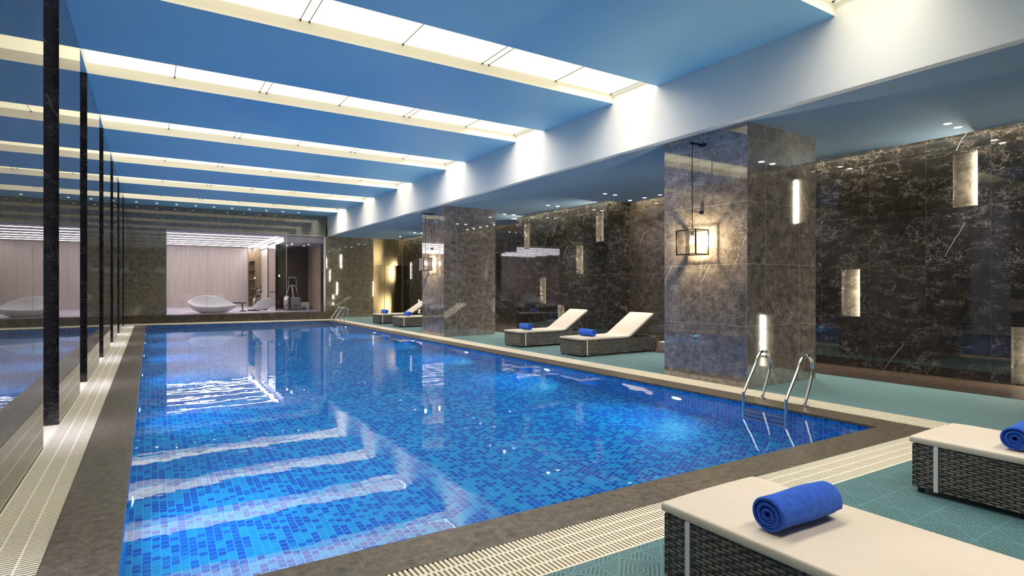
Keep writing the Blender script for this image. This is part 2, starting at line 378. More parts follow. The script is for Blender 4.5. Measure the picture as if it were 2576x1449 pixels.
struct(MB().prism([(XL,2.1),(6.93,2.1),(6.93,26.2),(6.52,26.2),(6.52,2.40),(XL,2.40)], -.06, -.04)
       .prism([(XL,2.40),(-.30,2.40),(-.30,26.2),(XL,26.2)], -.06, -.04).prism([(-.30,24.8),(6.52,24.2),(6.52,26.2),(-.30,26.2)], -.06, -.04).build('floor_channel', M['channel']), 'dark drain channel under the gratings')

# floor: green mats and marble border
f = MB().prism([(XL,YN),(9.12,YN),(9.12,YF),(6.93,YF),(6.93,2.135),(XL,2.318)], -.08, 0)
struct(f.build('floor', M['teal']), 'green interlocking non-slip mats covering the pool deck')
struct(MB().prism([(9.12,YN),(XBAY+.1,YN),(XBAY+.1,YF),(9.12,YF)], -.08, .004).build('floor_border', M['border_marble']), 'brown marble floor strip along the niche wall')

# left wall: polished slabs parted by full-height slots with dim glow panels added behind
lw = MB(); edges = [YN] + [v for s in slots for v in s] + [YF]
for i in range(0, len(edges), 2): lw.box(XL-.16, edges[i]+ (0 if i == 0 else .0), -.05, XL, edges[i+1], ZM)
# end faces get the dark un-mirrored marble
lw.m = []
for i in range(0, len(edges), 2): lw.m += [0,0,1,0,1,0]
struct(lw.build('wall_left', [M['left_marble'], M['pier_marble']]), 'mirror-polished dark marble wall slabs with full-height gaps')
for n_, (a, c) in enumerate(slots):
    wroot = MB().box(XL-.20, a-.05, -.05, XL-.165, c+.05, ZH).build('window_%d' % (n_+1), M['window_glow']); struct(wroot, 'tall dim glow panel, added deep in a gap of the marble wall')

gf = MB()
for a, c in slots: gf.box(XL-.165, a+.002, -.05, XL-.001, c-.002, -.004)
struct(gf.build('floor_gaps', M['grate']), 'cream floor inside the tall wall gaps')

# near wall behind the camera
struct(MB().box(XL-.2, YN-.15, -.1, XBAY+.2, YN, 4.9).build('wall_near', M['far_marble']), 'marble wall behind the camera end of the deck')

# high ceiling panels between the light slots
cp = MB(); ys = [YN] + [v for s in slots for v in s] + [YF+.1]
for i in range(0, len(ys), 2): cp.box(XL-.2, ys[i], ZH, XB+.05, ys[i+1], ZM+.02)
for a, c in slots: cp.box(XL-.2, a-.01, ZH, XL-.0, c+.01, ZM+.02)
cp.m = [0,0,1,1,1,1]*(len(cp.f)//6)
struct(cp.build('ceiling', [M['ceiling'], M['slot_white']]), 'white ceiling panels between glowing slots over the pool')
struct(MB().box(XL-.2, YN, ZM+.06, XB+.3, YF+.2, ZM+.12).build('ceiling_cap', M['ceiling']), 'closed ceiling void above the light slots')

ORD = ['slot above the camera', 'slot just beyond the camera', 'second slot in view from the camera end', 'third slot in view from the camera end', 'fourth slot in view from the camera end', 'third slot from the gym window', 'second slot from the gym window', 'slot closest to the gym window']
for n_, (a, c) in enumerate(slots):
    r = empty('ceiling_light', (XB/2, (a+c)/2, ZM), 0, 'cream glowing ceiling light, ' + ORD[n_], 'ceiling light', 'glowing light slots across the ceiling')
    ox, oy, oz = r.location
    MB().box(XL-ox, a-oy, 0, XB-ox, c-oy, .012).build('diffuser', M['slot_glow'], r)
    for xx in (-.96+.055, -.96-.0, .33, 1.575, 1.685, 2.92, 4.165, 4.275, 5.52, 6.70):
        if xx < XL+.1: continue
        MB().tube([(xx-ox, a-oy+.005, -.006), (xx-ox, c-oy-.012, -.006)], .005, 6).lathe([(.011,-.02),(.014,-.006),(.011,0)], 8, (xx-ox, c-oy-.012, 0)).build('seam_rod', M['bone'], r)

# added area lamps boosting the slot light: over the pool, beam and marble wall
def area(name, loc, sx, sy, power, col, spread, parent):
    l = bpy.data.lights.new(name, 'AREA'); l.shape = 'RECTANGLE'; l.size = sx; l.size_y = sy; l.energy = power; l.color = col; l.spread = math.radians(spread)
    o = bpy.data.objects.new(name, l); C.objects.link(o); o.location = loc; o.parent = parent; return o
for r, (a, c) in zip([o for o in C.objects if o.name.startswith('ceiling_light')], slots):
    area('lamp', (-.1, 0, -.03), XB-XL-.8, c-a-.15, 64 if a < 4 else 56, (1,.95,.86), 100, r)
    area('lamp', (XB-.62-XB/2, 0, -.03), 1.1, c-a-.12, 17 if a < 4 else 36, (1,.95,.88), 150, r)
    area('lamp', (XL+.17-XB/2, 0, -.03), .30, c-a-.04, 3.2, (.80,.80,1), 16, r)
# beam and side ceiling
struct(MB().box(XB, YN, ZS, XB+.12, YF+.1, ZM+.1).build('trim_5', M['beam'], bevel=.004), 'deep white beam between high and low ceilings')
XE = XW-.17
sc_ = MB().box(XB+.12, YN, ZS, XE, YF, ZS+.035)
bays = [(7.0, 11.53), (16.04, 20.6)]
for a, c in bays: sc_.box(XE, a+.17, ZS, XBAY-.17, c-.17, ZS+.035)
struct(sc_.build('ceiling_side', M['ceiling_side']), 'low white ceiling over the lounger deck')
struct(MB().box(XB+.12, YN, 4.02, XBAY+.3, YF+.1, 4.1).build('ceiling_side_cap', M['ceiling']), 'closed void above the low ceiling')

# right wall with niches
NW, ND = .31, .12
niches = [(3.46, 2.61, 3.43), (5.12, .885, 1.705), (2.76, .03, .83), (1.9, 1.75, 2.57),
          (15.28, 2.63, 3.45), (11.72, 2.63, 3.45), (12.58, 1.76, 2.58), (14.38, .885, 1.70), (13.45, .03, .85),
          (25.0, 1.76, 2.57), (24.05, .03, .83), (22.2, 2.63, 3.45), (21.6, .885, 1.70)]
def face_holes(m, X, y0, y1, z0, z1, holes):
    ys_ = sorted({y0, y1} | {h[0] for h in holes} | {h[0]+NW for h in holes}); zs_ = sorted({z0, z1} | {h[1] for h in holes} | {h[2] for h in holes})
    for i in range(len(ys_)-1):
        for j in range(len(zs_)-1):
            cy, cz = (ys_[i]+ys_[i+1])/2, (zs_[j]+zs_[j+1])/2
            if any(h[0] < cy < h[0]+NW and h[1] < cz < h[2] for h in holes): continue
            m.quad((X,ys_[i+1],zs_[j]), (X,ys_[i],zs_[j]), (X,ys_[i],zs_[j+1]), (X,ys_[i+1],zs_[j+1]))
    for (a, z_0, z_1) in holes:
        c = a+NW; B = X+ND
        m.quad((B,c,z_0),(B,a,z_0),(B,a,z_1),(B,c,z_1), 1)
        m.quad((X,a,z_0),(X,a,z_1),(B,a,z_1),(B,a,z_0)); m.quad((X,c,z_1),(X,c,z_0),(B,c,z_0),(B,c,z_1))
        m.quad((X,a,z_0),(B,a,z_0),(B,c,z_0),(X,c,z_0)); m.quad((X,a,z_1),(X,c,z_1),(B,c,z_1),(B,a,z_1))
wm = MB()
for (y0, y1) in ((YN, 7.0), (11.53, 16.04), (20.6, YF+.05)):
    face_holes(wm, XW, y0, y1, 0, 4.02, [h for h in niches if y0 < h[0] < y1])
for y in (7.0, 16.04): wm.quad((XW,y,0),(XW,y,4.02),(XBAY,y,4.02),(XBAY,y,0))
for y in (11.53, 20.6): wm.quad((XW,y,4.02),(XW,y,0),(XBAY,y,0),(XBAY,y,4.02))
struct(wm.build('wall_right', [M['wall_marble'], M['niche_marble']]), 'dark veined marble wall with lit vertical niches')
bm_ = MB()
for a, c in bays: bm_.quad((XBAY,c,0),(XBAY,a,0),(XBAY,a,4.02),(XBAY,c,4.02))
struct(bm_.build('wall_bays', M['bay_marble']), 'marble back of the two wall bays')
# LED strips in the niches (on the near reveal, out of direct sight)
NL = ['high niche below the first spotlight pair', 'low niche of the wall just right of the big column', 'floor-level niche beyond the picture edge beside the loungers', 'mid-height niche beside the near loungers',
      'high niche at the far end of the middle wall block', 'high niche at the camera end of the middle wall block', 'mid-height niche of the middle wall block', 'low niche of the middle wall block, above the far reflection', 'floor-level niche behind the two middle loungers',
      'mid-height niche closest to the bronze lift door', 'floor-level niche behind the far loungers', 'high niche hidden behind the far column', 'low niche hidden behind the far column']
NL = [x.replace('floor-level niche beyond the picture edge beside the loungers','floor-level niche beside the near loungers').replace('low niche of the middle wall block, above the far reflection','low niche of the middle wall block') for x in NL]
for h, lb in zip(niches, NL):
    o = MB().box(XW+.075, h[0]+.001, h[1]+.008, XW+.09, h[0]+.016, h[2]-.008).build('niche_light', M['led']); tag(o, 'warm LED strip in the ' + lb, 'LED strip', 'LED strips in the wall niches')
# cove LEDs on the lip of the side ceiling
cv = [('x', XE-.012, YN, 7.0), ('x', XE-.012, 11.53, 16.04), ('x', XE-.012, 20.6, YF), ('x', XBAY-.182, 7.20, 11.33), ('x', XBAY-.182, 16.24, 20.40)]
CL = ['near wall block', 'middle wall block', 'far wall block by the lift', 'bright wall bay behind the big column', 'dark wall bay behind the far column']
for (t, x, a, c), lb in zip(cv, CL):
    o = MB().box(x+.02, a, ZS+.20, x+.05, c, ZS+.23).build('cove_light', M['cove_led']); area('lamp', (x+.035, (a+c)/2, ZS+.195), .02, c-a-.02, (3.5 if a == 16.24 else 16)*(c-a), (1,.86,.55), 124, o); tag(o, 'hidden warm LED cove strip above the ' + lb, 'LED strip', 'cove strips along the marble wall')
for y in (11.53-.25, 16.04+.25):
    y += .17 if y < 14 else -.17
    o = MB().box(XE+.02, y-.01, ZS+.20, XBAY-.30, y+.01, ZS+.23).build('cove_light', M['cove_led']); area('lamp', ((XE+XBAY-.28)/2, y, ZS+.195), .5, .02, 8, (1,.86,.55), 124, o); tag(o, 'short warm LED cove strip over the %s return of the middle wall block' % ('near' if y < 14 else 'far'), 'LED strip', 'cove strips along the marble wall')

# far wall
X0, X1, ZG, ZT = .53, 6.70, .30, 3.69
fw = MB()
fw.box(XL-.2, YF, 0, X0, YF+.2, 4.9); fw.box(X0, YF, ZT, XB+.12, YF+.2, 4.9); fw.box(X1, YF, 0, 8.88, YF+.2, 4.1)
fw.box(10.345, YF, 0, XBAY+.2, YF+.2, 4.1)
struct(fw.build('wall_far', M['far_marble']), 'brown marble wall framing the gym window and lift')
struct(MB().prism([(XL,25.86),(6.93,25.28),(6.93,YF),(XL,YF)], -.05, ZG).build('trim_6', M['ledge_marble'], bevel=.006), 'brown marble ledge below the gym window')
# lift door
d = MB().box(8.88, YF+.03, 0, 8.96, YF+.2, ZS).box(10.29, YF+.03, 0, 10.345, YF+.2, ZS).build('door_1', M['bronze']); struct(d, 'bronze lift doorway at the far end of the deck')
MB().box(8.96, YF+.05, 2.42, 10.29, YF+.2, ZS).build('header_panel', M['bronze'], d)
MB().box(8.96, YF+.16, 0, 9.47, YF+.2, 2.42).build('door_leaf', M['bronze'], d, bevel=.004)
MB().box(9.48, YF+.16, 0, 9.96, YF+.2, 2.42).build('door_leaf', M['bronze'], d, bevel=.004)
MB().box(9.96, YF+.19, 0, 10.29, YF+.21, 2.42).build('dark_gap', M['bronze_dark'], d)

# gym window
w = MB().box(X0, YF+.06, ZG, X0+.03, YF+.14, ZT).box(X1-.10, YF+.06, ZG, X1, YF+.14, ZT).box(X0, YF+.06, ZT-.03, X1, YF+.14, ZT).build('window_9', M['brushed']); struct(w, 'wide gym window over the pool end')
for a, c in ((X0+.03, 1.95), (1.96, 3.45), (3.46, 5.02), (5.03, X1-.10)): MB().box(a, YF+.095, ZG, c, YF+.105, ZT-.03).build('pane', M['glass'], w)
for x in (1.955, 3.455, 5.025): MB().box(x-.006, YF+.09, ZG, x+.006, YF+.11, ZT-.03).build('joint', M['brushed'], w)
# gym shell
GX, GY, GC = 6.62, 35.2, 3.62
struct(MB().box(-4, YF+.2, .1, GX+.2, GY+.2, ZG).build('floor_gym', M['gym_floor']), 'pale floor of the gym behind the window')
struct(MB().box(X0, YF, .1, X1, YF+.22, ZG-.001).build('floor_gym_sill', M['ledge_marble']), 'marble sill under the gym window')
struct(MB().box(-4.1, GY, .2, 4.95, GY+.1, GC).build('wall_gym_back', M['gym_panel']), 'pale panelled back wall of the gym')
struct(MB().box(-4.2, YF+.2, .2, -4.1, GY, GC).build('wall_gym_left', M['gym_panel']), 'pale gym side wall')
struct(MB().box(-4.2, YF+.2, GC, 4.95, GY+.2, GC+.1).build('ceiling_gym', M['gym_ceiling']), 'white gym ceiling with light strips')
struct(MB().box(4.95, YF+.2, 3.36, GX+.3, GY+.2, GC+.1).build('ceiling_gym_side', M['gym_ceiling']), 'lower gym ceiling with spotlights')
struct(MB().box(5.0, 29.4, ZG, GX, 29.5, 3.36).build('wall_gym_dark', M['gym_dark']), 'dark brown gym wall')
struct(MB().box(GX, 26.75, ZG, GX+.1, 29.5, 3.36).build('wall_gym_right', M['gym_side']), 'beige gym side wall by the window')
struct(MB().box(GX-.03, YF+.21, ZG, GX+.1, 26.75, 3.36).build('wall_gym_pier', M['gym_dark']), 'dark gym wall end beside the window')
struct(MB().box(5.0, 30.6, ZG, 5.1, 32.7, 3.5).build('wall_gym_slats', M['gym_strip']), 'pale slatted gym partition')
g = MB().box(4.97, 28.5, ZG, 5.06, 30.55, 3.45).build('wall_mirror', M['gym_mirror']); tag(g, 'tall bronze-tinted mirror with black frame in the gym', 'mirror')
MB().box(4.95, 28.44, ZG, 5.07, 28.5, 3.5).box(4.95, 30.55, ZG, 5.07, 30.6, 3.5).box(4.95, 28.44, 3.45, 5.07, 30.6, 3.5).box(4.955, 28.5, 1.14, 4.975, 30.55, 1.19).build('frame', M['black_metal'], g)
# glass display shelving in the gym
sh = empty('display_shelf', (4.9, 33.9, ZG), 0, 'narrow display shelving with glittering objects beside the pale gym wall', 'shelf')
MB().box(.05, -1.2, 0, .15, 1.25, 3.2).build('back_panel', M['gym_mirror'], sh)
for z in (.5, 1.0, 1.5, 2.0, 2.5): MB().box(-.2, -1.15, z, .05, 1.2, z+.02).build('shelf_board', M['bronze'], sh)
for y in (-1.2, 1.2): MB().box(-.22, y, 0, .05, y+.04, 3.2).build('upright', M['bronze'], sh)
for n_, y in enumerate((27.1, 28.5, 29.9, 31.3, 32.7, 34.1)):
    r = empty('linear_downlight', (1.5, y, GC), 0, 'lavender-white gym ceiling strip light, number %s from the window' % ['one','two','three','four','five','six'][n_], 'ceiling light', 'gym ceiling strip lights')
    MB().box(-4.4, -.09, -.022, 3.1, .09, -.002).build('housing', M['white_box'], r); MB().box(-4.38, -.04, -.035, 3.08, .04, -.021).build('tube', M['gym_glow'], r)
r = empty('linear_downlight', (4.7, 31, GC), 0, 'lavender-white gym strip light running away from the window along the ceiling step', 'ceiling light', 'gym ceiling strip lights')
MB().box(-.06, -4.2, -.02, .12, 4.0, 0).build('housing', M['white_box'], r); MB().box(-.05, -4.18, -.035, .10, 3.98, -.021).build('tube', M['gym_glow'], r)

# columns
def column(y0, y1, n_, lb):
    o = MB().box(XC0, y0, 0, XC1, y1, ZS+.02).build('column', M['column_marble'], bevel=.003); return struct(o, lb)
column(4.90, 6.40, 1, 'large square marble column near the pool ladder'); column(14.5, 16.0, 2, 'square marble column farther along the pool')

# downlights
def downlight(x, y, z, r_, mt, label, group, w=0):
    e = empty('downlight', (x,y,z), 0, label, 'spotlight', group)
    MB().lathe([(r_,0),(r_*1.35,0),(r_*1.35,-.004),(r_,-.006)], 16).build('trim_ring', M['white_shell'], e)
    MB().lathe([(0.001,-.006),(r_,-.006),(r_,-.003),(.001,-.003)], 16).build('lens', mt, e)
    if w:
        l = bpy.data.lights.new('lamp', 'SPOT'); l.energy = w; l.color = (1,.93,.84); l.spot_size = math.radians(96); l.spot_blend = 1; l.shadow_soft_size = .03
        o = bpy.data.objects.new('lamp', l); C.objects.link(o); o.parent = e; o.location = (0,0,-.03)
pr = [(3.47,'in front of the high niche'), (5.80,'over the deck behind the big column'), (8.2,'over the near one of the two middle loungers'), (10.55,'over the middle loungers'), (12.9,'by the middle wall block'), (15.2,'level with the far column'), (17.6,'behind the far column'), (20.0,'over the far loungers'), (22.4,'beyond the far loungers')]
for y, lb in pr:
    for x, sd in ((9.36,'pool-side'), (9.69,'wall-side')):
        downlight(x, y, ZS, .045, M['spot_glow'], '%s spotlight of the pair %s' % (sd, lb), 'paired ceiling spotlights over the deck', 175)
downlight(9.55, 24.5, ZS, .045, M['spot_glow'], 'single ceiling spotlight closest to the lift door', 'paired ceiling spotlights over the deck', 175)
for i, y in enumerate((11.0, 10.48, 9.96, 9.44, 8.9)): downlight(10.63, y, ZS, .045, M['spot_glow'], 'wall bay spotlight, %s from the middle wall block' % ['first','second','third','fourth','fifth'][i], 'spotlights in the wall bay', 120)
for i in range(10): downlight(-.42+.641*i, 25.4, ZH, .04, M['far_spot_glow'], 'small spotlight above the gym window, %s from the polished wall' % ['first','second','third','fourth','fifth','sixth','seventh','eighth','ninth','tenth'][i], 'row of small spotlights above the gym window')
for i, (x, y) in enumerate(((5.45,27.2),(5.55,27.9),(5.5,28.6),(6.2,27.4),(6.2,28.3))): downlight(x, y, 3.36, .04, M['spot_glow'], 'gym side-ceiling spotlight %s' % ['by the mirror, next to the window','by the mirror, middle one','by the mirror, deepest one','by the beige wall, next to the window','by the beige wall, deeper one'][i], 'gym spotlights')

# underwater lamps
def pool_lamp(x, y, s, lb):
    e = empty('pool_lamp', (x, y, -.62), 0, lb, 'underwater lamp', 'underwater lamps in the pool sides')
    MB().lathe([(.085,0),(.115,0),(.12,s*.02),(.10,s*.032),(.085,s*.032)], 20, axis='x').build('rim', M['steel'], e)
    MB().lathe([(.001,s*.018),(.085,s*.018),(.085,s*.034),(.001,s*.040)], 20, axis='x').build('lens', M['pool_lamp'], e)
    l = bpy.data.lights.new('lamp', 'SPOT'); l.energy = 90; l.color = (.10,.70,1.0); l.spot_size = math.radians(120); l.spot_blend = .9; l.shadow_soft_size = .05
    o = bpy.data.objects.new('lamp', l); C.objects.link(o); o.parent = e; o.location = (s*.07,0,0); o.rotation_euler = Vector((s*1.0,0,-.75)).to_track_quat('-Z','Y').to_euler()
ordl = ['first','second','third','fourth','fifth','sixth','seventh']
for i, y in enumerate((5.45, 8.5, 11.65, 14.8, 18.0, 21.2)): pool_lamp(6.17, y, -1, '%s glowing pool lamp on the column side, counting from the near ladder' % ordl[i])
for i, y in enumerate((5.1, 8.5, 11.65, 14.8, 18.0, 21.2)): pool_lamp(-.1415, y, 1, '%s glowing pool lamp on the polished wall side, counting from the camera end' % ordl[i])

# ladders
def arc(c, r, a0, a1, n): return [(c[0]+r*math.cos(a0+(a1-a0)*i/n), c[1]+r*math.sin(a0+(a1-a0)*i/n)) for i in range(n+1)]
def smooth_path(ctrl, n=8):
    out = []
    P = [ctrl[0]] + ctrl + [ctrl[-1]]
    for i in range(1, len(P)-2):
        p0, p1, p2, p3 = map(Vector, P[i-1:i+3])
        for j in range(n):
            t = j/n; out.append(.5*((2*p1) + (-p0+p2)*t + (2*p0-5*p1+4*p2-p3)*t*t + (-p0+3*p1-3*p2+p3)*t**3))
    out.append(Vector(P[-2])); return out
def ladder(y, lb):
    e = empty('pool_ladder', (6.47, y, 0), 0, lb, 'ladder', 'steel pool ladders')
    prof = [(0,0), (.012,.045), (.13,.30), (.165,.42), (.145,.52), (.07,.585), (-.02,.585), (-.09,.53), (-.145,.43), (-.345,.15), (-.37,.08), (-.372,-.2), (-.372,-.95)]
    for dy in (-.275, .275):
        pts = smooth_path([(x, dy, z) for x, z in prof])
        MB().tube(pts, .019, 12).build('handrail', M['steel'], e, smooth=True)
        MB().lathe([(.045,0),(.045,.006),(.028,.014),(.021,.016)], 18, (0,dy,0)).build('base_flange', M['steel'], e)
    for z in (-.30, -.55, -.80): MB().box(-.40, -.26, z-.012, -.32, .26, z+.012).build('tread', M['brushed'], e, bevel=.004)
ladder(4.09, 'polished steel pool ladder beside the large near column'); ladder(22.9, 'steel pool ladder at the gym end of the pool')

# lantern lamps on the columns
def lantern(y, lb):
    e = empty('lantern', (6.71, y, 0), 0, lb, 'wall lantern', 'black cube lanterns on the columns')
    hx, hy, z0, z1, t = .135, .175, 1.87, 2.225, .007
    m = MB()
    for sx in (-1,1):
        for sy in (-1,1): m.box(sx*hx-t, sy*hy-t, z0, sx*hx+t, sy*hy+t, z1)
    for z in (z0, z1):
        for s in (-1,1):
            m.box(-hx-t, s*hy-t, z-t, hx+t, s*hy+t, z+t); m.box(s*hx-t, -hy-t, z-t, s*hx+t, hy+t, z+t)
    m.box(-.012, -hy, z1-.004, .012, hy, z1+.004); m.build('cage', M['black_metal'], e)
    g = MB()
    for s in (-1,1):
        g.quad((s*hx,-hy,z0),(s*hx,hy,z0),(s*hx,hy,z1),(s*hx,-hy,z1)); g.quad((-hx,s*hy,z0),(hx,s*hy,z0),(hx,s*hy,z1),(-hx,s*hy,z1))
    g.build('glass_panes', M['lantern_glass'], e)
    MB().tube([(0,0,z1), (0,0,3.50)], .006, 8).build('rod', M['black_metal'], e)
    MB().box(-.05,-.016,3.49,.22,.016,3.515).box(.20,-.06,3.485,.219,.06,3.525).build('top_bracket', M['black_metal'], e, bevel=.002)
    MB().tube([(0,0,2.50),(.21,0,2.50)], .005, 8).lathe([(.001,.16),(.018,.165),(.03,.185),(.032,.205),(.03,.219)], 14, (0,0,2.50), 'x').build('stay', M['black_metal'], e)
    MB().lathe([(.022,z1),(.026,z1-.01),(.026,z1-.07),(.018,z1-.085)], 14).build('socket', M['brushed'], e)
    MB().lathe([(.002,2.02),(.018,2.027),(.028,2.05),(.030,2.07),(.024,2.10),(.014,2.13),(.012,2.14)], 16).build('bulb', M['bulb'], e, smooth=True)
lantern(5.66, 'black cube lantern hanging on the large near column'); lantern(15.25, 'black cube lantern hanging on the far column')

# ------------------------------------------------------------------ loungers
LL, LWD, LZ = 2.10, .70, .33
def make_lounger():
    e = empty('sun_lounger', (0,0,0), 0, 'x', 'sun lounger', 'rattan sun loungers on the deck'); h = LWD/2
    m = MB().box(0,-h,.035,.03,h,LZ).box(LL-.03,-h,.035,LL,h,LZ).box(.03,-h,.035,LL-.03,-h+.03,LZ).box(.03,h-.03,.035,LL-.03,h,LZ).box(.03,-h+.03,LZ-.03,LL*.64,h-.03,LZ-.005).box(.03,-h+.03,.06,LL-.03,h-.03,.08)
    m.build('rattan_base', M['rattan'], e, bevel=.006)
    for x in (.04, LL-.04):
        for y in (-h+.04, h-.04): MB().lathe([(.02,0),(.022,.036)], 10, (x,y,0)).build('foot', M['black_gloss'], e)
    # cushion: a bent slab, rounded long edges
    hx, ang, bl = 1.30, math.radians(33), .80
    path = [(-.015+ i*.1, 0) for i in range(13)] + [(1.24,0.002),(1.29,.012),(1.33,.03)]
    sx, sz = 1.33, .03
    for i in range(1, 9): path.append((sx+math.cos(ang)*bl*i/8, sz+math.sin(ang)*bl*i/8))
    T = .045; prof = []
    n = 16
    hw = h+.004
    sec = [(-hw+.006,0),(-hw,.005),(-hw-.001,T*.5),(-hw+.001,T-.006),(-hw+.008,T)] ; k_ = 8
    for i in range(1,k_): 
        y = -hw+.008 + (2*hw-.016)*i/k_; sec.append((y, T+.006*math.sin(PI*i/k_)))
    sec += [(hw-.008,T),(hw-.001,T-.006),(hw+.001,T*.5),(hw,.005),(hw-.006,0)]
    m = MB(); vs = []; ns = len(sec)
    for i, (x, z) in enumerate(path):
        if i == 0: tx, tz = 1, 0
        elif i == len(path)-1: tx, tz = path[i][0]-path[i-1][0], path[i][1]-path[i-1][1]
        else: tx, tz = path[i+1][0]-path[i-1][0], path[i+1][1]-path[i-1][1]
        l_ = math.hypot(tx,tz); tx/=l_; tz/=l_
        end = .86 if i in (0, len(path)-1) else 1
        for (y, q_) in sec:
            qq = T/2+(q_-T/2)*end; yy = y*(.996 if end < 1 else 1)
            vs.append((x - tz*qq, yy, LZ+.003+z + tx*qq))
    fs = [(i*ns+j, i*ns+(j+1)%ns, (i+1)*ns+(j+1)%ns, (i+1)*ns+j) for i in range(len(path)-1) for j in range(ns)]
    fs += [tuple(range(ns-1,-1,-1)), tuple(range((len(path)-1)*ns, len(path)*ns))]
    fs = [tuple(reversed(f)) for f in fs]
    m.add(vs, fs); m.build('cushion', M['fabric'], e, smooth=True, bevel=.004)
    # back frame below the raised cushion, with stays
    c, s = math.cos(ang), math.sin(ang)
    q = lambda a, o_: (sx-.01+c*a - s*o_, LZ+sz+s*a + c*o_)
    m = MB()
    for y0, y1 in ((-h, -h+.04), (h-.04, h)):
        P = [q(.0,-.003), q(.77,-.003), q(.77,-.03), q(.0,-.03)]
        m.add([(p[0],y0,p[1]) for p in P]+[(p[0],y1,p[1]) for p in P], [(0,1,2,3),(7,6,5,4),(0,4,5,1),(1,5,6,2),(2,6,7,3),(3,7,4,0)])
    for a in (.05,.25,.45,.65,.73):
        P = [q(a,-.008), q(a+.04,-.008), q(a+.04,-.024), q(a,-.024)]
        m.add([(p[0],-h+.04,p[1]) for p in P]+[(p[0],h-.04,p[1]) for p in P], [(0,1,2,3),(7,6,5,4),(0,4,5,1),(1,5,6,2),(2,6,7,3),(3,7,4,0)])
    m.build('back_frame', M['rattan'], e)
    for y in (-h+.06, h-.06):
        p = q(.48,-.02); MB().tube([(p[0],y,p[1]), (p[0]+.20,y,LZ-.03)], .009, 8).build('stay', M['steel'], e)
    for y0 in (-h-.005, h+.001): MB().box(.13,y0,.032,.155,y0+.004,LZ+.004).build('strap', M['strap'], e)
    return e
LG = [((2.41,1.905), -PI/2, 'beige-cushioned rattan lounger in front, holding the largest towel'),
      ((4.765,1.845), -PI/2, 'rattan lounger cut by the picture edge beyond the largest one'),
      ((7.21,9.16), 0, 'raised-back rattan lounger between the columns, closer to the large column'),
      ((7.18,11.32), 0, 'raised-back rattan lounger between the columns, closer to the far column'),
      ((7.25,18.97), 0, 'rattan lounger partly hidden by the far column'),
      ((7.25,21.12), 0, 'last rattan lounger before the bronze lift door')]
l0 = make_lounger(); LO = []
for i, (p, a, lb) in enumerate(LG):
    o = l0 if i == 0 else copy_tree(l0); o.location = (*p, 0); o.rotation_euler = (0,0,a); o['label'] = lb; LO.append(o)

# rolled towels
def make_towel():
    rng = random.Random(3); m = MB(); L = .40; R = .079; turns = 5.2; th = .0115
    N = 150; a0 = 2*PI*.35
    def cent(t):
        a = a0 + (turns*2*PI)*t; r = .012 + (R-.012-th/2)*t; return a, r
    rows = []
    xs = [-L/2, -L/2+.006, -L/2+.02, -L/2+.08, -.05, .03, .10, L/2-.03, L/2-.006, L/2]
    for xi, x in enumerate(xs):
        edge = 0 if 1 < xi < len(xs)-2 else 1
        outer, inner = [], []
        for i in range(N+1):
            t = i/N; a, r = cent(t)
            tel = .006*math.sin(a*.5+1) if edge else 0
            bulge = 1 + .035*math.sin(2.2*(x/L)*PI+.6) - (.05 if xi in (0, len(xs)-1) else 0)
            w = th/2*(.94 if xi not in (0, len(xs)-1) else .6)
            for lst, rr in ((outer, r+w), (inner, r-w)):
                q = rr*bulge; z = q*math.sin(a); 
                if z < -R*.86: z = -R*.86 - (z+R*.86)*-.25
                lst.append((x + (tel if x < 0 else -tel), q*math.cos(a)*1.03, z))
        rows.append(outer + inner[::-1])
    n = len(rows[0]); vs = [p for r in rows for p in r]
    fs = [(i*n+j, i*n+(j+1)%n, (i+1)*n+(j+1)%n, (i+1)*n+j) for i in range(len(rows)-1) for j in range(n)]
    for base, flip in ((0,0), ((len(rows)-1)*n,1)):
        for i in range(N):
            f = (base+i, base+i+1, base+n-2-i, base+n-1-i); fs.append(f if flip else tuple(reversed(f)))
    m.add(vs, fs); return m.build('rolled_towel', M['towel'], smooth=True)
TZ = LZ+.003+.045+.006+.0725
t0 = make_towel(); tag(t0, 'x', 'towel', 'rolled blue towels on the loungers')
TW = [((2.355,1.42), math.radians(-3), 'largest-looking royal blue rolled towel, on the front lounger'), ((4.72,1.33), math.radians(2), 'blue rolled towel cut off by the picture edge'),
      ((7.62,9.13), PI/2+.06, 'blue rolled towel on the lounger closer to the large column'), ((7.55,11.30), PI/2-.05, 'blue rolled towel on the lounger closer to the far column'),
      ((7.66,18.95), PI/2, 'blue rolled towel on the lounger partly hidden by the far column'), ((7.60,21.10), PI/2+.05, 'blue rolled towel on the last lounger before the lift')]
for i, (p, a, lb) in enumerate(TW):
    o = t0 if i == 0 else t0.copy()
    if i: C.objects.link(o)
    o.location = (*p, TZ); o.rotation_euler = (0,0,a); o['label'] = lb

o = MB().box(-.23,-.15,0,.23,.15,.20).build('storage_box', M['white_box'], bevel=.012); o.location = (9.62, 8.66, 0); tag(o, 'small pale low box on the green mats between lounger and large column', 'box')
MB().box(-.24,-.16,.17,.24,.16,.205).build('lid', M['strap'], o, bevel=.006)
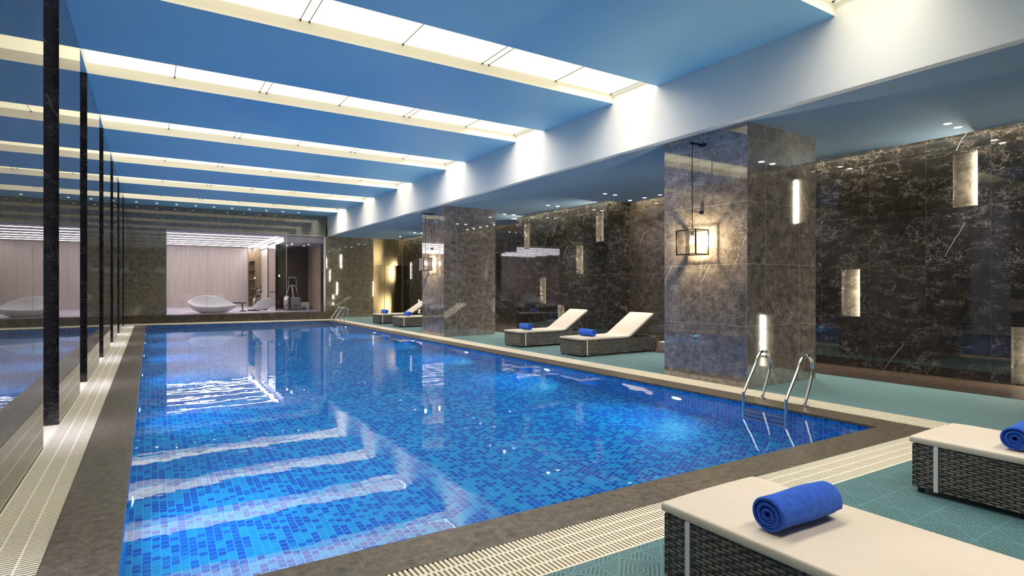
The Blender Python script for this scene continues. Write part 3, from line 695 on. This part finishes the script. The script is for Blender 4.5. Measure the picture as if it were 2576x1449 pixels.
# ------------------------------------------------------------------ gym things
def pod_mesh():
    """sculptural teardrop chaise: rounded high end at -x, pointed low end at +x, hollow facing -y"""
    m = MB(); N = 48; rim = []
    for k in range(N):
        a = 2*PI*k/N; cx = math.cos(a); sy = math.sin(a)
        x = .98*cx
        wd = .46*(1-.55*max(0, cx)**1.5) * (1 if cx < .9 else .8)
        y = wd*sy
        w_ = .5+.5*sy                     # 1 on the far side, 0 towards the pool
        def pl(P):
            for (x0_, z0_), (x1_, z1_) in zip(P, P[1:]):
                if x <= x1_: 
                    t = max(0, min(1, (x-x0_)/(x1_-x0_))); return z0_+(z1_-z0_)*t
            return P[-1][1]
        hi = pl([(-.98,.52),(-.965,.58),(-.92,.64),(-.82,.70),(-.65,.74),(-.4,.755),(-.1,.72),(.3,.60),(.7,.44),(.98,.35)]); lo = pl([(-.98,.52),(-.965,.47),(-.92,.42),(-.8,.36),(-.5,.295),(-.1,.26),(.4,.26),(.75,.29),(.98,.35)])
        z = lo + (hi-lo)*w_*w_*(3-2*w_)
        rim.append((x, y, z))
    def ring(sc, zz, blend):
        return [(x*sc-.02, y*sc, z*(1-blend)+zz*blend) for x, y, z in rim]
    rings = [ring(.40, 0, 1), ring(.52, .01, 1), ring(.80, .12, .97), ring(.97, .16, .60), ring(1.03, .2, .28), ring(1.0, 0, 0), ring(.965, .0, .0), ring(.92, .2, .3), ring(.72, .16, .65), ring(.42, .13, .93), ring(.1, .12, 1)]
    vs = [p for r in rings for p in r]; n = N
    fs = [(i*n+(k+1)%n, i*n+k, (i+1)*n+k, (i+1)*n+(k+1)%n) for i in range(len(rings)-1) for k in range(n)]
    fs = [tuple(reversed(f)) for f in fs]
    fs += [tuple(range(n-1,-1,-1)), tuple((len(rings)-1)*n+k for k in range(n))]
    m.add(vs, fs); return m
pd = pod_mesh().build('pod_chair', M['white_shell'], smooth=True, sub=1); pd.location = (2.25, 27.15, ZG); pd.rotation_euler = (0,0,math.radians(-25))
tag(pd, 'large white sculpted pod chaise just inside the gym window', 'chair', 'white pod chaises in the gym')
p2 = pd.copy(); C.objects.link(p2); p2.location = (4.28, 27.35, ZG+.10); p2.rotation_euler = (0,math.radians(13),math.radians(152)); p2.scale = (.50,.50,.62)
tag(p2, 'smaller white pod seen end-on in front of the exercise bike', 'chair', 'white pod chaises in the gym')

def bike():
    e = empty('exercise_bike', (4.22, 28.7, ZG), math.radians(-118), 'black and green spin bike behind the smaller white pod', 'exercise bike')
    MB().box(-.55,-.25,0,-.47,.25,.06).box(.45,-.25,0,.53,.25,.06).tube([(-.5,0,.05),(.5,0,.05)], .03).build('base', M['black_gloss'], e)
    MB().lathe([(.05,-.03),(.24,-.03),(.25,-.015),(.25,.015),(.24,.03),(.05,.03)], 28, (.30,0,.33), 'y').build('flywheel', M['brushed'], e)
    MB().tube([(.3,0,.33),(.0,0,.36),(-.18,0,.62)], .035).tube([(.0,0,.36),(.28,0,.72)], .04).tube([(-.45,0,.06),(0,0,.36)], .03).build('frame', M['teal_frame'], e)
    MB().tube([(-.18,0,.55),(-.24,0,.86)], .022).build('seat_post', M['brushed'], e)
    MB().tube([(-.40,0,.88),(-.30,0,.90),(-.12,0,.885),(-.04,0,.88)], [.06,.085,.045,.02], 12).build('saddle', M['black_gloss'], e)
    MB().tube([(.26,0,.66),(.32,0,.98)], .022).tube([(.32,-.26,1.14),(.36,-.24,1.0),(.33,0,1.0),(.36,.24,1.0),(.32,.26,1.14)], .02).tube([(.34,-.09,1.0),(.46,-.06,1.13),(.46,.06,1.13),(.34,.09,1.0)], .016).build('handlebar', M['black_gloss'], e)
    MB().lathe([(.02,-.09),(.09,-.09),(.09,-.07),(.02,-.07)], 16, (0,0,.36), 'y').build('crank', M['black_gloss'], e)
    for s in (-1,1): MB().tube([(0,s*.09,.36),(s*.1,s*.11,.36-s*.13)], .012).box(s*.1-.05, s*.14-.04, .35-s*.13, s*.1+.05, s*.14+.04, .37-s*.13).build('pedal', M['black_gloss'], e)
    MB().box(-.02,-.04,.62,.18,.10,.72).build('control_box', M['black_gloss'], e, bevel=.01)
bike()
def elliptical():
    e = empty('elliptical_trainer', (5.62, 28.1, ZG), math.radians(-20), 'silver and grey elliptical trainer by the dark gym wall', 'cross trainer')
    MB().box(-.62,-.28,0,-.54,.28,.06).box(.52,-.28,0,.60,.28,.06).box(-.56,-.05,.02,.56,.05,.07).build('base', M['grey_plastic'], e)
    MB().lathe([(.05,-.1),(.30,-.1),(.33,-.06),(.33,.06),(.30,.1),(.05,.1)], 28, (-.22,-.02,.36), 'x').build('side_cover', M['silver_plastic'], e)
    MB().box(-.05,-.2,.05,.38,.2,.62).build('drive_housing', M['grey_plastic'], e, bevel=.05)
    MB().tube([(.05,0,.6),(.0,0,1.15)], .035).build('mast', M['silver_plastic'], e)
    MB().tube([(-.26,0,.08),(-.25,0,.7),(-.14,0,1.12),(0,0,1.2),(.16,0,1.12),(.26,0,.75),(.25,0,.5)], .02).build('grab_bar', M['silver_plastic'], e, smooth=True)
    MB().box(-.15,-.03,1.2,.17,.03,1.50).build('console', M['black_gloss'], e, bevel=.02)
    MB().tube([(-.17,0,1.18),(-.14,0,1.54),(.16,0,1.54),(.19,0,1.18)], .014).build('console_hoop', M['silver_plastic'], e)
    for s in (-1,1):
        MB().tube([(s*.24,-.05,.55),(s*.27,-.08,1.0),(s*.33,-.12,1.18),(s*.35,-.14,1.42)], [.018,.018,.024,.026]).build('arm_lever', M['black_gloss'], e)
        MB().box(s*.2-.07,-.34,.22,s*.2+.07,.06,.26).build('foot_plate', M['black_gloss'], e, bevel=.01)
elliptical()
o = MB().box(-.22,-.16,0,.22,.16,.36).build('storage_box', M['white_box'], bevel=.01); o.location = (6.30, 28.75, ZG); tag(o, 'small white cabinet beside the elliptical trainer', 'cabinet'); 
MB().box(-.12,-.165,.04,.05,-.158,.12).build('opening', M['gym_dark'], o)
bn = empty('weight_bench', (3.1, 27.95, ZG), math.radians(20), 'low black exercise bench poking out behind the large pod', 'exercise bench')
MB().box(-.55,-.13,.36,.55,.13,.42).build('pad', M['black_gloss'], bn, bevel=.02); MB().tube([(-.4,0,.36),(-.4,0,.03)], .025).tube([(.4,0,.36),(.45,0,.03)], .025).box(-.44,-.22,0,-.36,.22,.04).box(.41,-.22,0,.49,.22,.04).build('frame', M['black_metal'], bn)

# ------------------------------------------------------------------ camera and view
cam = bpy.data.cameras.new('camera'); co = bpy.data.objects.new('camera', cam); C.objects.link(co)
co.location = (0,0,1.4); co.rotation_euler = (PI/2, 0, -math.radians(32.35)); cam.lens = 36*1438/2576; cam.sensor_width = 36; cam.shift_y = -3/2576
cam.clip_start = .02; bpy.context.scene.camera = co
wd = bpy.data.worlds.new('world'); bpy.context.scene.world = wd; wd.use_nodes = True
wd.node_tree.nodes['Background'].inputs[0].default_value = (.6,.7,1,1); wd.node_tree.nodes['Background'].inputs[1].default_value = .02
s = bpy.context.scene
s.view_settings.view_transform = 'Standard'; s.view_settings.look = 'None'; s.view_settings.gamma = 1; s.view_settings.exposure = 0
s.cycles.max_bounces = 12; s.cycles.transmission_bounces = 8; s.cycles.transparent_max_bounces = 12; s.cycles.diffuse_bounces = 5; s.cycles.glossy_bounces = 6
s.cycles.sample_clamp_indirect = 8; s.cycles.blur_glossy = .3
